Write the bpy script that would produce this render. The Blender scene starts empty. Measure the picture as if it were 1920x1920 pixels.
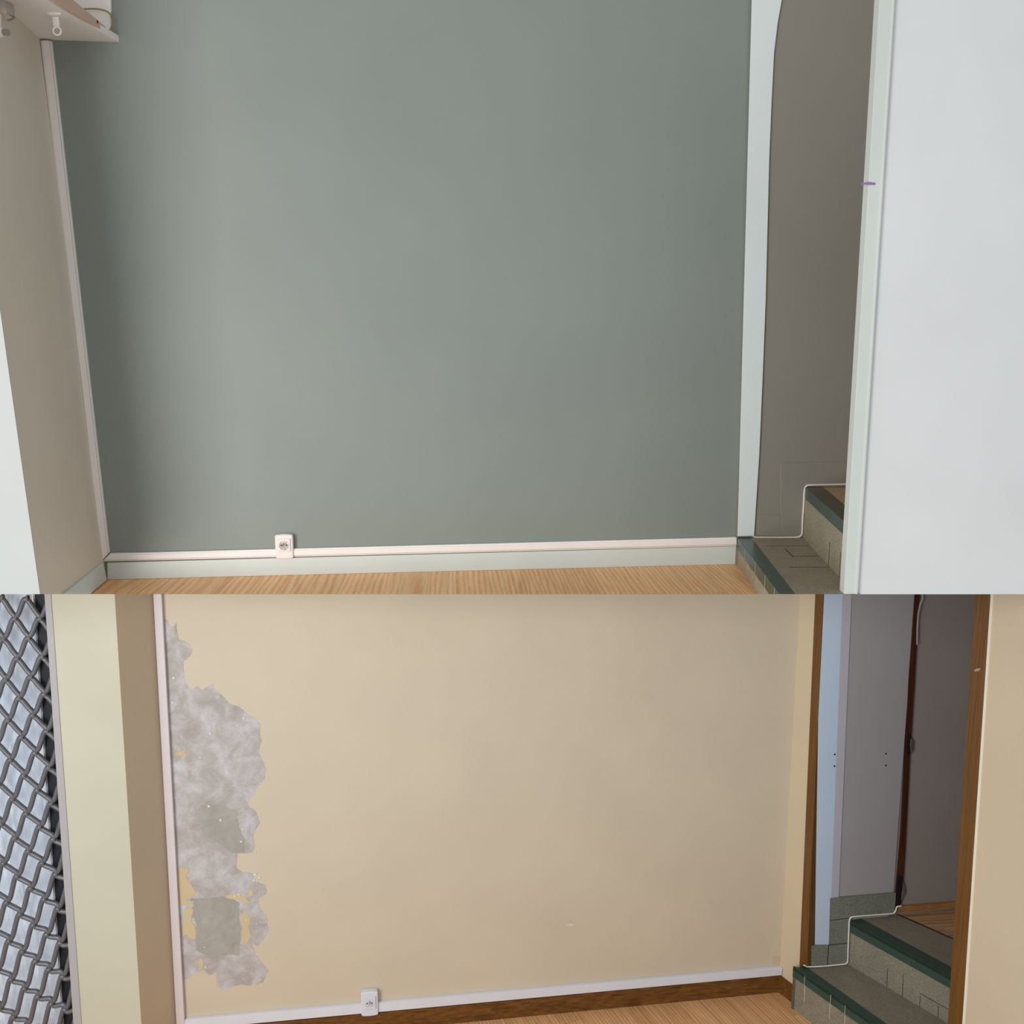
import bpy, bmesh, math, random
from mathutils import Vector, Matrix
random.seed(7)
S = bpy.context.scene
COL = S.collection

# ------------------------------------------------------------------ camera, world, light, exposure
FPX, PITCH, CZ = 1800.0, math.radians(10.1), 3.43
cd = bpy.data.cameras.new('camera'); cam = bpy.data.objects.new('camera', cd); COL.objects.link(cam)
cd.sensor_width = 36.0; cd.sensor_fit = 'HORIZONTAL'; cd.lens = 36.0 * FPX / 1920.0
cd.clip_start = 0.05
cam.location = (0, 0, CZ); cam.rotation_euler = (math.pi / 2 - PITCH, 0, 0)
S.camera = cam

w = bpy.data.worlds.new('daylight'); S.world = w; w.use_nodes = True
bg = w.node_tree.nodes['Background']
bg.inputs[0].default_value = (0.95, 0.98, 1.0, 1); bg.inputs[1].default_value = 0.54

def area(name, loc, target, sx, sy, power, color):
    ld = bpy.data.lights.new(name, 'AREA'); ld.shape = 'RECTANGLE'; ld.size = sx; ld.size_y = sy
    ld.energy = power; ld.color = color
    o = bpy.data.objects.new(name, ld); COL.objects.link(o); o.location = loc
    o.rotation_euler = (Vector(target) - Vector(loc)).to_track_quat('-Z', 'Y').to_euler()
    return o
area('shop_window_daylight', (-2.75, -0.4, 3.0), (-0.5, 4.2, 2.7), 1.9, 3.4, 170, (1.0, 0.985, 0.965))
area('street_daylight_behind_the_sheet', (-2.55, 4.75, 1.2), (-2.5, 4.1, 1.2), 0.7, 2.2, 6.5, (0.74, 0.86, 1.0))

S.view_settings.view_transform = 'Standard'; S.view_settings.look = 'None'
S.view_settings.gamma = 1.0; S.view_settings.use_curve_mapping = False
S.view_settings.exposure = 0.0

# ------------------------------------------------------------------ measuring helpers
CP, SP = math.cos(PITCH), math.sin(PITCH)
C0 = Vector((0, 0, CZ))
def ray(px, py):
    x = (px - 960) / FPX; y = (py - 960) / FPX
    return Vector((x, CP - SP * y, -SP - CP * y))
def oz(px, py, z):                       # point of a level plane
    d = ray(px, py); return C0 + d * ((z - CZ) / d.z)
class Plane:                             # an upright plane through p along d, n towards the room
    def __init__(s, p, d):
        s.p = Vector((p[0], p[1], 0)); s.d = Vector((d[0], d[1], 0)).normalized(); s.n = Vector((s.d.y, -s.d.x, 0))
    def __call__(s, px, py, off=0.0):
        r = ray(px, py); q = s.p + s.n * off
        return C0 + r * ((q - C0).dot(s.n) / r.dot(s.n))
    def off(s, o): return Plane(s.p + s.n * o, s.d)
def through(a, b): return Plane(a, b - a)
class Leaning:                           # a plane through three points, not quite upright
    def __init__(s, a, b, c):
        s.p = Vector(a); s.n = (b - a).cross(c - a).normalized()
        if s.n.x < 0: s.n = -s.n
    def __call__(s, px, py, off=0.0):
        r = ray(px, py); q = s.p + s.n * off
        return C0 + r * ((q - C0).dot(s.n) / r.dot(s.n))

# ------------------------------------------------------------------ mesh helpers
class MB:
    def __init__(s): s.v = []; s.f = []; s.m = []
    def face(s, pts, mi=0):
        i = len(s.v); s.v += [Vector(p) for p in pts]; s.f.append(list(range(i, i + len(pts)))); s.m.append(mi)
    def prism(s, pts, vec, mi=0):
        pts = [Vector(p) for p in pts]; vec = Vector(vec); n = len(pts)
        nr = Vector((0, 0, 0))
        for i in range(n): nr += pts[i].cross(pts[(i + 1) % n])
        if nr.dot(vec) > 0: pts.reverse()
        i0 = len(s.v); s.v += pts + [p + vec for p in pts]
        s.f.append([i0 + i for i in range(n)]); s.m.append(mi)
        s.f.append([i0 + n + i for i in reversed(range(n))]); s.m.append(mi)
        for i in range(n):
            j = (i + 1) % n
            s.f.append([i0 + i, i0 + n + i, i0 + n + j, i0 + j]); s.m.append(mi)
        return s
    def box(s, o, a, b, c, mi=0):
        o, a, b, c = map(Vector, (o, a, b, c)); return s.prism([o, o + a, o + a + b, o + b], c, mi)
    def tube(s, path, r, k=8, mi=0):
        path = [Vector(p) for p in path]; n = len(path); i0 = len(s.v); up = None
        for i, p in enumerate(path):
            t = (path[min(i + 1, n - 1)] - path[max(i - 1, 0)]).normalized()
            if up is None: up = t.orthogonal().normalized()
            up = (up - t * up.dot(t)).normalized(); sd = t.cross(up)
            rr = r(i / (n - 1)) if callable(r) else r
            for q in range(k):
                a = 2 * math.pi * q / k; s.v.append(p + up * (math.cos(a) * rr) + sd * (math.sin(a) * rr))
        for i in range(n - 1):
            for q in range(k):
                q2 = (q + 1) % k
                s.f.append([i0 + i * k + q, i0 + i * k + q2, i0 + (i + 1) * k + q2, i0 + (i + 1) * k + q]); s.m.append(mi)
        s.f.append([i0 + q for q in reversed(range(k))]); s.m.append(mi)
        s.f.append([i0 + (n - 1) * k + q for q in range(k)]); s.m.append(mi)
        return s
    def lathe(s, c, ax, prof, k=28, mi=0):  # prof: (radius, height along ax)
        c = Vector(c); ax = Vector(ax).normalized(); u = ax.orthogonal().normalized(); v = ax.cross(u); i0 = len(s.v)
        for r, h in prof:
            for q in range(k):
                a = 2 * math.pi * q / k; s.v.append(c + ax * h + u * (r * math.cos(a)) + v * (r * math.sin(a)))
        for i in range(len(prof) - 1):
            for q in range(k):
                q2 = (q + 1) % k
                s.f.append([i0 + i * k + q, i0 + i * k + q2, i0 + (i + 1) * k + q2, i0 + (i + 1) * k + q]); s.m.append(mi)
        return s
def spline(pts, sub=8):
    pts = [Vector(p) for p in pts]; out = []
    for i in range(len(pts) - 1):
        a, b, c, d = pts[max(i - 1, 0)], pts[i], pts[i + 1], pts[min(i + 2, len(pts) - 1)]
        for k in range(sub):
            t = k / sub
            out.append(0.5 * ((2 * b) + (c - a) * t + (2 * a - 5 * b + 4 * c - d) * t * t + (3 * b - a - 3 * c + d) * t ** 3))
    out.append(pts[-1]); return out
def obj(name, mb, mats, parent=None, bevel=0.0, smooth=False, label=None):
    base = Vector(parent_base(parent)) if parent else Vector((0, 0, 0))
    me = bpy.data.meshes.new(name); me.from_pydata([v - base for v in mb.v], [], mb.f); me.update()
    if not isinstance(mats, (list, tuple)): mats = [mats]
    for m in mats: me.materials.append(m)
    for p, mi in zip(me.polygons, mb.m): p.material_index = mi; p.use_smooth = smooth
    o = bpy.data.objects.new(name, me); COL.objects.link(o)
    if parent: o.parent = parent
    if label: o['label'] = label
    if bevel:
        b = o.modifiers.new('bevel', 'BEVEL'); b.width = bevel; b.segments = 2; b.limit_method = 'ANGLE'
    if smooth:
        bm = bmesh.new(); bm.from_mesh(me); bmesh.ops.recalc_face_normals(bm, faces=bm.faces); bm.to_mesh(me); bm.free()
        for e in me.edges: pass
    return o
def parent_base(o):
    b = Vector((0, 0, 0))
    while o: b += Vector(o.location); o = o.parent
    return b
def thing(name, label, cat, loc, group=None):
    o = bpy.data.objects.new(name, None); COL.objects.link(o); o.location = loc; o.empty_display_size = 0.05
    o['label'] = label; o['category'] = cat
    if group: o['group'] = group
    return o
def tag(o, label, cat, group=None):
    o['label'] = label; o['category'] = cat
    if group: o['group'] = group
    return o
def struct(name, mb, mats, **k):
    o = obj(name, mb, mats, **k); o['kind'] = 'structure'; return o

# ------------------------------------------------------------------ materials
def lin(r, g, b):
    f = lambda c: c / 12.92 if c <= 0.04045 else ((c + 0.055) / 1.055) ** 2.4
    return (f(r / 255), f(g / 255), f(b / 255), 1)
class Mat:
    def __init__(s, name, rough=0.6, metal=0.0):
        s.m = bpy.data.materials.new(name); s.m.use_nodes = True; s.t = s.m.node_tree
        s.b = s.t.nodes['Principled BSDF']; s.b.inputs['Roughness'].default_value = rough; s.b.inputs['Metallic'].default_value = metal
        s.tc = s.n('ShaderNodeTexCoord')
    def n(s, kind, **k):
        x = s.t.nodes.new(kind)
        for a, v in k.items(): setattr(x, a, v)
        return x
    def l(s, a, b): s.t.links.new(a, b)
    def noise(s, scale, detail=4, rough=0.5, vec=None, dist=0.0):
        x = s.n('ShaderNodeTexNoise'); x.inputs['Scale'].default_value = scale; x.inputs['Detail'].default_value = detail
        x.inputs['Roughness'].default_value = rough; x.inputs['Distortion'].default_value = dist
        s.l(vec if vec else s.tc.outputs['Object'], x.inputs['Vector']); return x.outputs['Fac']
    def ramp(s, fac, stops):
        x = s.n('ShaderNodeValToRGB'); e = x.color_ramp.elements
        while len(e) < len(stops): e.new(0.5)
        for i, (p, c) in enumerate(stops): e[i].position = p; e[i].color = c
        s.l(fac, x.inputs['Fac']); return x.outputs['Color']
    def mix(s, fac, a, b, mode='MIX'):
        x = s.n('ShaderNodeMix', data_type='RGBA', blend_type=mode)
        for v, i in ((fac, 0), (a, 6), (b, 7)):
            if isinstance(v, (int, float)): x.inputs[i].default_value = v
            elif isinstance(v, tuple): x.inputs[i].default_value = v
            else: s.l(v, x.inputs[i])
        return x.outputs[2]
    def col(s, c):
        if isinstance(c, tuple): s.b.inputs['Base Color'].default_value = c
        else: s.l(c, s.b.inputs['Base Color'])
        return s
    def bump(s, h, strength=0.2, dist=0.002):
        x = s.n('ShaderNodeBump'); x.inputs['Strength'].default_value = strength; x.inputs['Distance'].default_value = dist
        s.l(h, x.inputs['Height']); s.l(x.outputs['Normal'], s.b.inputs['Normal']); return s
    def maprot(s, ang, sc=(1, 1, 1)):
        x = s.n('ShaderNodeMapping'); x.inputs['Rotation'].default_value = (0, 0, ang); x.inputs['Scale'].default_value = sc
        s.l(s.tc.outputs['Object'], x.inputs['Vector']); return x.outputs['Vector']
def paint(name, c, rough=0.55, bump=0.25, var=0.03):
    m = Mat(name, rough); c = lin(*c)
    lo = tuple(x * (1 - var) for x in c[:3]) + (1,); hi = tuple(min(1, x * (1 + var)) for x in c[:3]) + (1,)
    m.col(m.ramp(m.noise(2.2, 3), [(0.3, lo), (0.7, hi)])); m.bump(m.noise(260, 3), bump, 0.001); return m.m
def plain(name, c, rough=0.4, metal=0.0, var=0.04, sc=30):
    m = Mat(name, rough, metal); c = lin(*c)
    lo = tuple(x * (1 - var) for x in c[:3]) + (1,)
    m.col(m.ramp(m.noise(sc, 3), [(0.3, lo), (0.7, c)])); return m.m
def planks(name, c1, c2, dark, ang, seamw=0.0008, contrast=0.75):
    m = Mat(name, 0.42)
    v = m.maprot(ang)
    br = m.n('ShaderNodeTexBrick'); br.offset = 0.37; m.l(v, br.inputs['Vector'])
    br.inputs['Color1'].default_value = (0, 0, 0, 1); br.inputs['Color2'].default_value = (1, 1, 1, 1); br.inputs['Mortar'].default_value = (0.5, 0.5, 0.5, 1)
    br.inputs['Scale'].default_value = 1.0; br.inputs['Mortar Size'].default_value = seamw; br.inputs['Mortar Smooth'].default_value = 0.1
    br.inputs['Brick Width'].default_value = 1.15; br.inputs['Row Height'].default_value = 0.125
    # grain: rings stretched along the plank, shifted for each plank
    mp = m.n('ShaderNodeVectorMath', operation='MULTIPLY_ADD'); m.l(v, mp.inputs[0]); mp.inputs[1].default_value = (1.6, 26, 1)
    sh = m.n('ShaderNodeVectorMath', operation='SCALE'); m.l(br.outputs['Color'], sh.inputs[0]); sh.inputs['Scale'].default_value = 37.0
    m.l(sh.outputs[0], mp.inputs[2])
    g1 = m.noise(1.0, 5, 0.6, mp.outputs[0], 1.6)
    mp2 = m.n('ShaderNodeVectorMath', operation='MULTIPLY_ADD'); m.l(v, mp2.inputs[0]); mp2.inputs[1].default_value = (0.9, 9, 1); m.l(sh.outputs[0], mp2.inputs[2])
    wv = m.n('ShaderNodeTexWave', wave_type='RINGS'); wv.inputs['Scale'].default_value = 2.2; wv.inputs['Distortion'].default_value = 5; wv.inputs['Detail'].default_value = 3
    m.l(mp2.outputs[0], wv.inputs['Vector'])
    base = m.ramp(g1, [(0.34, lin(*dark)), (0.52, lin(*c1)), (0.68, lin(*c2))])
    rings = m.ramp(wv.outputs['Fac'], [(0.0, lin(*dark)), (0.35, lin(*c1)), (1.0, lin(*c2))])
    c = m.mix(0.5, base, rings)
    tone = m.ramp(br.outputs['Color'], [(0.0, (0.9, 0.87, 0.84, 1)), (1.0, (1.06, 1.05, 1.03, 1))])
    c = m.mix(contrast, c, tone, 'MULTIPLY')
    c = m.mix(br.outputs['Fac'], c, lin(*[x * 0.84 for x in dark]))
    m.col(c); return m.m
def wood(name, c1, c2, axis, rough=0.4, sc=1.0):
    m = Mat(name, rough); s = [90 * sc, 90 * sc, 90 * sc]; s[axis] = 3.0 * sc
    x = m.n('ShaderNodeMapping'); x.inputs['Scale'].default_value = s; m.l(m.tc.outputs['Object'], x.inputs['Vector'])
    f = m.noise(1.0, 5, 0.6, x.outputs['Vector'], 0.8)
    m.col(m.ramp(f, [(0.32, lin(*c1)), (0.66, lin(*c2))])); m.bump(f, 0.15, 0.001); return m.m
def speckle(name, c1, c2, c3, sc=170, rough=0.5):
    m = Mat(name, rough)
    vo = m.n('ShaderNodeTexVoronoi'); vo.inputs['Scale'].default_value = sc; m.l(m.tc.outputs['Object'], vo.inputs['Vector'])
    bw = m.n('ShaderNodeRGBToBW'); m.l(vo.outputs['Color'], bw.inputs[0])
    c = m.ramp(bw.outputs[0], [(0.2, lin(*c1)), (0.5, lin(*c2)), (0.8, lin(*c3))])
    big = m.ramp(m.noise(7, 4), [(0.3, (0.88, 0.86, 0.84, 1)), (0.7, (1.06, 1.05, 1.04, 1))])
    m.col(m.mix(0.8, c, big, 'MULTIPLY')); return m.m

M = {}
M['green'] = paint('sage green wall paint', (140, 147, 140), 0.5)
M['pale'] = paint('pale grey green paint', (216, 226, 223), 0.5)
M['reveal'] = paint('pale grey paint of the window reveal', (176, 179, 177), 0.5)
M['taupe'] = paint('pale grey paint of the left wall', (228, 216, 200), 0.5)
M['stairpaint'] = paint('stairwell paint with bounce light in its colour', (142, 137, 127), 0.45)  # warm bounce light on the green stairwell, put into the paint colour
M['white'] = paint('white wall paint', (230, 231, 231), 0.5)
M['jamb'] = paint('white green jamb paint', (216, 222, 216), 0.4)
M['pier'] = paint('cool white arch paint', (228, 236, 234), 0.5)
M['cream'] = paint('cream wall paint', (209, 196, 174), 0.6, 0.6)
M['creamyellow'] = paint('yellowish cream pillar paint', (196, 192, 171), 0.6, 0.5)
M['creamtan'] = paint('tan cream paint of the window return', (207, 189, 164), 0.6, 0.5)
M['creamfront'] = paint('beige paint right of the doorway', (208, 191, 165), 0.6, 0.6)
M['creamright'] = paint('beige paint of the doorway wall', (210, 194, 165), 0.6, 0.6)
M['lilac'] = paint('hall paint darkened for shade', (164, 161, 163), 0.5)  # shade of the hall put into a darker wall colour
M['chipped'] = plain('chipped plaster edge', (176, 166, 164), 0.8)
M['daylightstrip'] = paint('doorway daylight painted pale blue', (190, 208, 228), 0.5)  # daylight through the doorway, painted as a pale blue strip
M['daylightfringe'] = paint('daylight edge painted pale lilac', (190, 187, 198), 0.5)  # soft edge of that daylight, painted too
M['hallgrey'] = paint('passage paint darkened for shade', (146, 138, 133), 0.5)  # darkened like the hall paint, in place of shade
M['plastic'] = plain('white plastic', (252, 246, 242), 0.35, sc=9)
M['plasticline'] = plain('white plastic groove', (196, 186, 182), 0.5)
M['plasticwarm'] = plain('pinkish white plastic', (218, 209, 210), 0.4, sc=9)
M['plasticcool'] = plain('cool white plastic', (226, 228, 238), 0.35, sc=9)
M['plasticcoolline'] = plain('cool white plastic groove', (170, 176, 192), 0.5)
M['socketwhite'] = plain('socket white plastic', (246, 240, 236), 0.3, sc=9)
M['socketcool'] = plain('socket cool plastic', (222, 226, 238), 0.3, sc=9)
M['black'] = plain('black hole', (14, 14, 16), 0.6)
M['steel'] = plain('steel', (190, 188, 184), 0.3, 0.9)
M['chrome'] = plain('chrome', (205, 203, 200), 0.15, 1.0)
M['boxwhite'] = paint('pinkish white painted board', (248, 238, 231), 0.5, 0.15)
M['boxbrown'] = paint('brown primed timber', (214, 184, 164), 0.6, 0.3)
M['wire'] = plain('yellow green wire sheath', (150, 142, 62), 0.4)
M['oak'] = planks('oak laminate of the upper room', (252, 190, 122), (255, 218, 166), (226, 156, 94), math.radians(86.6))
M['oakdull'] = planks('oak laminate of the lower room', (224, 174, 122), (236, 193, 146), (190, 138, 92), math.radians(66))
M['oakhall'] = planks('oak laminate of the landing', (190, 150, 112), (206, 168, 130), (150, 108, 74), math.radians(-6))
M['terrazzo'] = speckle('beige speckled riser tile', (140, 131, 108), (164, 154, 131), (186, 176, 154), 300)
M['tread'] = speckle('brown grey tread tile', (134, 122, 102), (156, 143, 122), (166, 154, 134), 340)
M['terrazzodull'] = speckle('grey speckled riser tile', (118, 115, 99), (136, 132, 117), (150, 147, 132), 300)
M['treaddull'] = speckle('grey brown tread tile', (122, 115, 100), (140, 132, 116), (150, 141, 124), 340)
M['skirttile'] = speckle('dark grey skirting tile', (106, 108, 99), (124, 126, 117), (138, 141, 132), 300)
M['nosing'] = plain('dark green nosing tile', (62, 82, 72), 0.35, var=0.12, sc=22)
M['nosingdark'] = plain('dark green front nosing', (50, 80, 72), 0.3, var=0.2, sc=22)
M['nosingbrown'] = plain('worn brown green nosing top', (92, 82, 58), 0.4, var=0.4, sc=40)
M['grout'] = plain('pale grout', (186, 176, 152), 0.8)
M['groutdark'] = plain('dark grout', (58, 52, 42), 0.8)
M['cord'] = plain('white cable sheath', (238, 232, 220), 0.45)
M['darkwood'] = wood('dark stained skirting wood', (76, 45, 14), (126, 82, 34), 0)
M['frameL'] = wood('brown varnished door frame', (94, 60, 20), (116, 78, 32), 2)
M['darkbrown'] = wood('dark brown door rebate', (44, 20, 12), (78, 40, 22), 2)
M['tanwood'] = wood('tan skirting strip', (146, 100, 56), (176, 126, 76), 0)
M['edge'] = plain('cream paint edge', (240, 234, 214), 0.5)
M['grille'] = plain('grey anodised grille', (112, 112, 116), 0.42, 0.35, var=0.15)
M['clip'] = plain('grille clip metal', (104, 102, 98), 0.45, 0.4, var=0.25, sc=120)
M['channel'] = plain('black guide channel', (16, 20, 30), 0.6)
M['framegrey'] = plain('grey window frame', (172, 169, 168), 0.5)
M['slabedge'] = plain('plaster of the ceiling', (205, 198, 186), 0.8)
def plaster():
    m = Mat('bare grey plaster', 0.8)
    a = m.noise(9, 8, 0.62, None, 0.6); b = m.noise(34, 6, 0.65, None, 1.0)
    c = m.ramp(a, [(0.30, lin(166, 159, 154)), (0.46, lin(182, 175, 171)), (0.58, lin(196, 192, 192)), (0.72, lin(206, 208, 218))])
    f = m.ramp(b, [(0.35, (0.9, 0.9, 0.9, 1)), (0.65, (1.05, 1.05, 1.05, 1))])
    m.col(m.mix(0.7, c, f, 'MULTIPLY')); m.bump(b, 0.5, 0.003); return m.m
M['plaster'] = plaster()
def cement():
    m = Mat('smooth grey cement filler', 0.8)
    a = m.noise(11, 7, 0.6, None, 0.8)
    m.col(m.ramp(a, [(0.3, lin(158, 152, 144)), (0.7, lin(178, 174, 168))])); m.bump(a, 0.3, 0.003); return m.m
M['cement'] = cement()
M['remnant'] = paint('yellow paint remnant', (206, 188, 150), 0.7, 0.6, 0.06)
M['fleck'] = plain('white plaster fleck', (236, 228, 214), 0.8)
def sheeting():
    m = Mat('translucent plastic sheeting', 0.25)
    a = m.noise(5, 6, 0.6, m.maprot(0, (6, 6, 1)), 1.5)
    m.col(m.ramp(a, [(0.3, lin(160, 158, 166)), (0.46, lin(184, 192, 210)), (0.56, lin(206, 216, 236)), (0.68, lin(250, 252, 255))]))
    m.b.inputs['Transmission Weight'].default_value = 0.0
    tr = m.n('ShaderNodeBsdfTranslucent'); tr.inputs['Color'].default_value = lin(244, 250, 255)
    mx = m.n('ShaderNodeMixShader'); mx.inputs[0].default_value = 0.45
    out = m.t.nodes['Material Output']
    m.l(m.b.outputs[0], mx.inputs[1]); m.l(tr.outputs[0], mx.inputs[2]); m.l(mx.outputs[0], out.inputs[0]); return m.m
M['sheeting'] = sheeting()

# ================================================================== UPPER ROOM: the painted room
ZU = 2.385                                   # its floor; the lower room's floor is z = 0
SEAM = 1114.0
A = oz(200, 1086, ZU); B = oz(1381, 1057, ZU)
WU = through(A, B)                           # back wall
LU = Leaning(A, oz(170, 1113.5, ZU), WU(77, 76))   # left wall, a little out of plumb
YF = oz(960, SEAM, ZU).y                     # front edge of the floor
ROWSLOPE = (CZ - ZU) / YF                    # pitch of the sloping underside

# back wall
mb = MB(); e0 = WU.p - WU.d * 0.16; e1 = WU.p + WU.d * (B - A).length
mb.prism([(e0.x, e0.y, ZU), (e1.x, e1.y, ZU), (e1.x, e1.y, 5.6), (e0.x, e0.y, 5.6)], WU.n * -0.2)
struct('wall_upper_back', mb, M['green'])

# left wall with its sloping foot, and the lighter window reveal
pe = [LU(x, y) for x, y in ((170, SEAM), (75, SEAM))]
top = LU(0, 580); dirv = (top - pe[1]); ptop = pe[1] + dirv * ((5.6 - pe[1].z) / dirv.z)
def rise(p, q, z): return p + (q - p) * ((z - p.z) / (q.z - p.z))
Au = Vector(A); Tu = rise(Au, WU(77, 76), 5.6)
back = Vector((0.145, -1, 0)).normalized() * -0.004
mb = MB(); mb.prism([Au, pe[0], pe[1] + back, ptop + back, Tu], Vector((-0.12, 0.03, 0)))
struct('wall_upper_left', mb, M['taupe'])
mb = MB()
q = [pe[1], ptop, ptop + Vector((-1.2, 0, 0)), pe[1] + Vector((-1.2, 0, 0))]
mb.prism(q, Vector((-0.145, 1, 0)) * 0.003)
struct('wall_upper_window_reveal', mb, M['reveal'])

# floor: laminate on a slab that thins to its front edge
mb = MB()
xs = (-2.3, 2.6)
prof = [(YF, ZU), (5.3, ZU), (5.3, ZU - 0.012)]
yk = YF + 0.012 / ROWSLOPE
prof.append((yk, ZU - 0.012))
mb.prism([(xs[0], y, z) for y, z in prof], (xs[1] - xs[0], 0, 0))
struct('floor_upper', mb, M['oak'])
mb = MB(); yk2 = YF + 0.13 / ROWSLOPE
mb.prism([(xs[0], y, z) for y, z in ((yk, ZU - 0.012), (6.2, ZU - 0.012), (6.2, ZU - 0.13), (yk2, ZU - 0.13))], (5.9, 0, 0))
struct('ceiling', mb, M['slabedge'])

# skirting boards
def board(pl, pts, depth, mat, name):
    mb = MB(); mb.prism([pl(x, y, depth) for x, y in pts], pl.n * -depth)
    return struct(name, mb, mat, bevel=0.002)
board(WU, [(201, 1055), (1381.5, 1024), (1381.5, 1058), (201, 1087)], 0.012, M['pale'], 'baseboard_upper_back')
board(LU, [(201, 1087), (169, SEAM), (120, SEAM), (193.5, 1056)], 0.010, M['pale'], 'baseboard_upper_left')

# cable trunking: a flat box with a clipped-on cover
def trunking(pl, a, b, width_pts, mats, label, depth=0.018, groove=True):
    """a, b: centre line ends given as the two long edges [(x0,y0),(x1,y1)] each"""
    (o1, o2), (i1, i2) = a, b
    P = [pl(*o1, depth), pl(*o2, depth), pl(*i2, depth), pl(*i1, depth)]
    mid = sum(P, Vector()) / 4
    low = min(P, key=lambda p: p.z)
    t = thing('cable_trunking', label, 'cable trunking', low, 'runs of cable trunking')
    mb = MB(); mb.prism(P, pl.n * -depth); obj('base', mb, mats[0], t, bevel=0.002)
    f0, f1 = (0.16, 0.80) if groove else (0.02, 0.98)
    Q = [P[0].lerp(P[3], f0), P[1].lerp(P[2], f0), P[1].lerp(P[2], f1), P[0].lerp(P[3], f1)]
    c = (Q[0] + Q[2]) / 2
    mb = MB(); mb.prism([q + pl.n * 0.004 for q in Q], pl.n * -0.006); obj('cover', mb, mats[0], t, bevel=0.0015)
    if not groove: return t
    R = [P[0].lerp(P[3], 0.84), P[1].lerp(P[2], 0.84), P[1].lerp(P[2], 0.88), P[0].lerp(P[3], 0.88)]
    mb = MB(); mb.prism([q + pl.n * 0.0008 for q in R], pl.n * -0.002); obj('groove', mb, mats[1], t)
    return t
UW = (M['plastic'], M['plasticline'])
trunking(WU, ((75.5, 76), (190, 1053)), ((96, 76), (204.5, 1036)), 0, UW, 'upright white cable trunking in the left corner of the green wall')
trunking(WU, ((206, 1038), (1381, 1007.5)), ((191.5, 1053), (1381, 1023.5)), 0, UW, 'level white cable trunking along the foot of the green wall')

# wall sockets
def socket(pl, px, py_top, py_bot, x0, x1, mats, label, depth, twist):
    """surface-mounted socket: rounded back box, square faceplate, round well, two holes and an earth pin"""
    TL, TR, BL, BR = pl(x0, py_top), pl(x1, py_top), pl(x0, py_bot), pl(x1, py_bot)
    o = (BL + BR) / 2; W = (BR - BL).length; H = (TL - BL).length
    u = pl.d.copy(); z = Vector((0, 0, 1)); n = pl.n
    t = thing('wall_socket', label, 'socket', o, 'wall sockets')
    Pt = lambda a, b, c=0.0: o + u * (a * W) + z * (b * H) + n * c
    arc = [(-0.5 + i / 10, 1.0 + 0.035 * (1 - ((i - 5) / 5) ** 2)) for i in range(11)]
    out = [(-0.5, 0.02)] + [(-0.5 + i / 10, 0.0 - 0.03 * (1 - ((i - 5) / 5) ** 2)) for i in range(1, 10)] + [(0.5, 0.02)]
    out += [(0.5, 1.0)] + [arc[i] for i in range(9, 0, -1)] + [(-0.5, 1.0)]
    mb = MB(); mb.prism([Pt(a, b, depth) for a, b in out], n * -depth); obj('back_box', mb, mats[0], t, bevel=0.006)
    fp = [(-0.36, 0.30), (0.36, 0.30), (0.36, 0.86), (-0.36, 0.86)]
    mb = MB(); mb.prism([Pt(a, b, depth + 0.006) for a, b in fp], n * -0.008); f = obj('faceplate', mb, mats[0], t, bevel=0.003)
    c = Pt(0.0, 0.56, depth + 0.0062)
    mb = MB(); r = 0.27 * W
    mb.lathe(c, n, [(r * 1.12, 0.0), (r * 1.1, 0.0012), (r, 0.0012), (r * 0.95, -0.0002), (0.0001, -0.0002)]); obj('socket_well', mb, mats[0], t)
    for s in (-1, 1):
        mb = MB(); mb.lathe(c + u * (s * 0.145 * W) + n * 0.0006 + z * 0.003, n, [(0.0032, -0.001), (0.0032, 0.0), (0.0001, 0.0)], 14)
        obj('pin_hole', mb, M['black'], t, label='dark pin hole')
    mb = MB(); e0 = c + z * (0.115 * H) + n * 0.001; e1 = e0 + u * (twist * 0.01) - z * 0.012 + n * 0.012
    mb.tube([e0, e0.lerp(e1, 0.5), e1], 0.0024, 10); obj('earth_pin', mb, M['steel'], t, label='metal earth pin')
    return t
socket(WU, 0, 1001, 1044, 518.5, 552, (M['socketwhite'],), 'white wall socket on the trunking under the green wall', 0.032, -0.6)

# shutter box over the corner
zb = WU(95, 75).z
X0 = oz(218, 75, zb).x; yw = oz(218, 75, zb).y
Bk = [oz(60, 75, zb), oz(218, 75, zb), oz(218, 72, zb), oz(85, -1, zb)]
t = thing('shutter_box', 'pinkish white open shutter box in the corner at ceiling height', 'box', (A.x, A.y, zb))
yn = 2.6
xr = lambda y: X0 + (Bk[3].x - X0) * (yw - y) / (yw - Bk[3].y)
s0, s1 = Vector(oz(75.5, 75.2, zb)), oz(0, 45, zb)
sof = [s0, Vector((xr(yw), yw + 0.03, zb)), Vector((xr(yn), yn, zb)), s0 + (s1 - s0) * ((yn - s0.y) / (s1.y - s0.y))]
mb = MB(); mb.prism(sof, (0, 0, 0.026)); obj('soffit_board', mb, M['boxwhite'], t, bevel=0.002)
SX = Plane((0, 0), (0, 1))
def onx(x, px, py):
    r = ray(px, py); return C0 + r * (x / r.x)
xb = X0 - 0.018
bt = [onx(xb, 88, -6), onx(xb, 135, -2), onx(xb, 198, 50), onx(xb, 198, 60)]
mb = MB(); mb.prism(bt, (-0.012, 0, 0)); obj('side_batten', mb, M['boxbrown'], t, label='bare brown batten on the board edge')
mb = MB(); mb.prism([WU(95, -60, 0.02), WU(206, -60, 0.02), WU(207.5, 18, 0.02), WU(206, 24, 0.02), WU(207, 58, 0.02), WU(140, 62, 0.02)], WU.n * -0.02)
obj('end_plate', mb, M['plastic'], t, bevel=0.002, label='white plate at the wall end')
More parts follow.
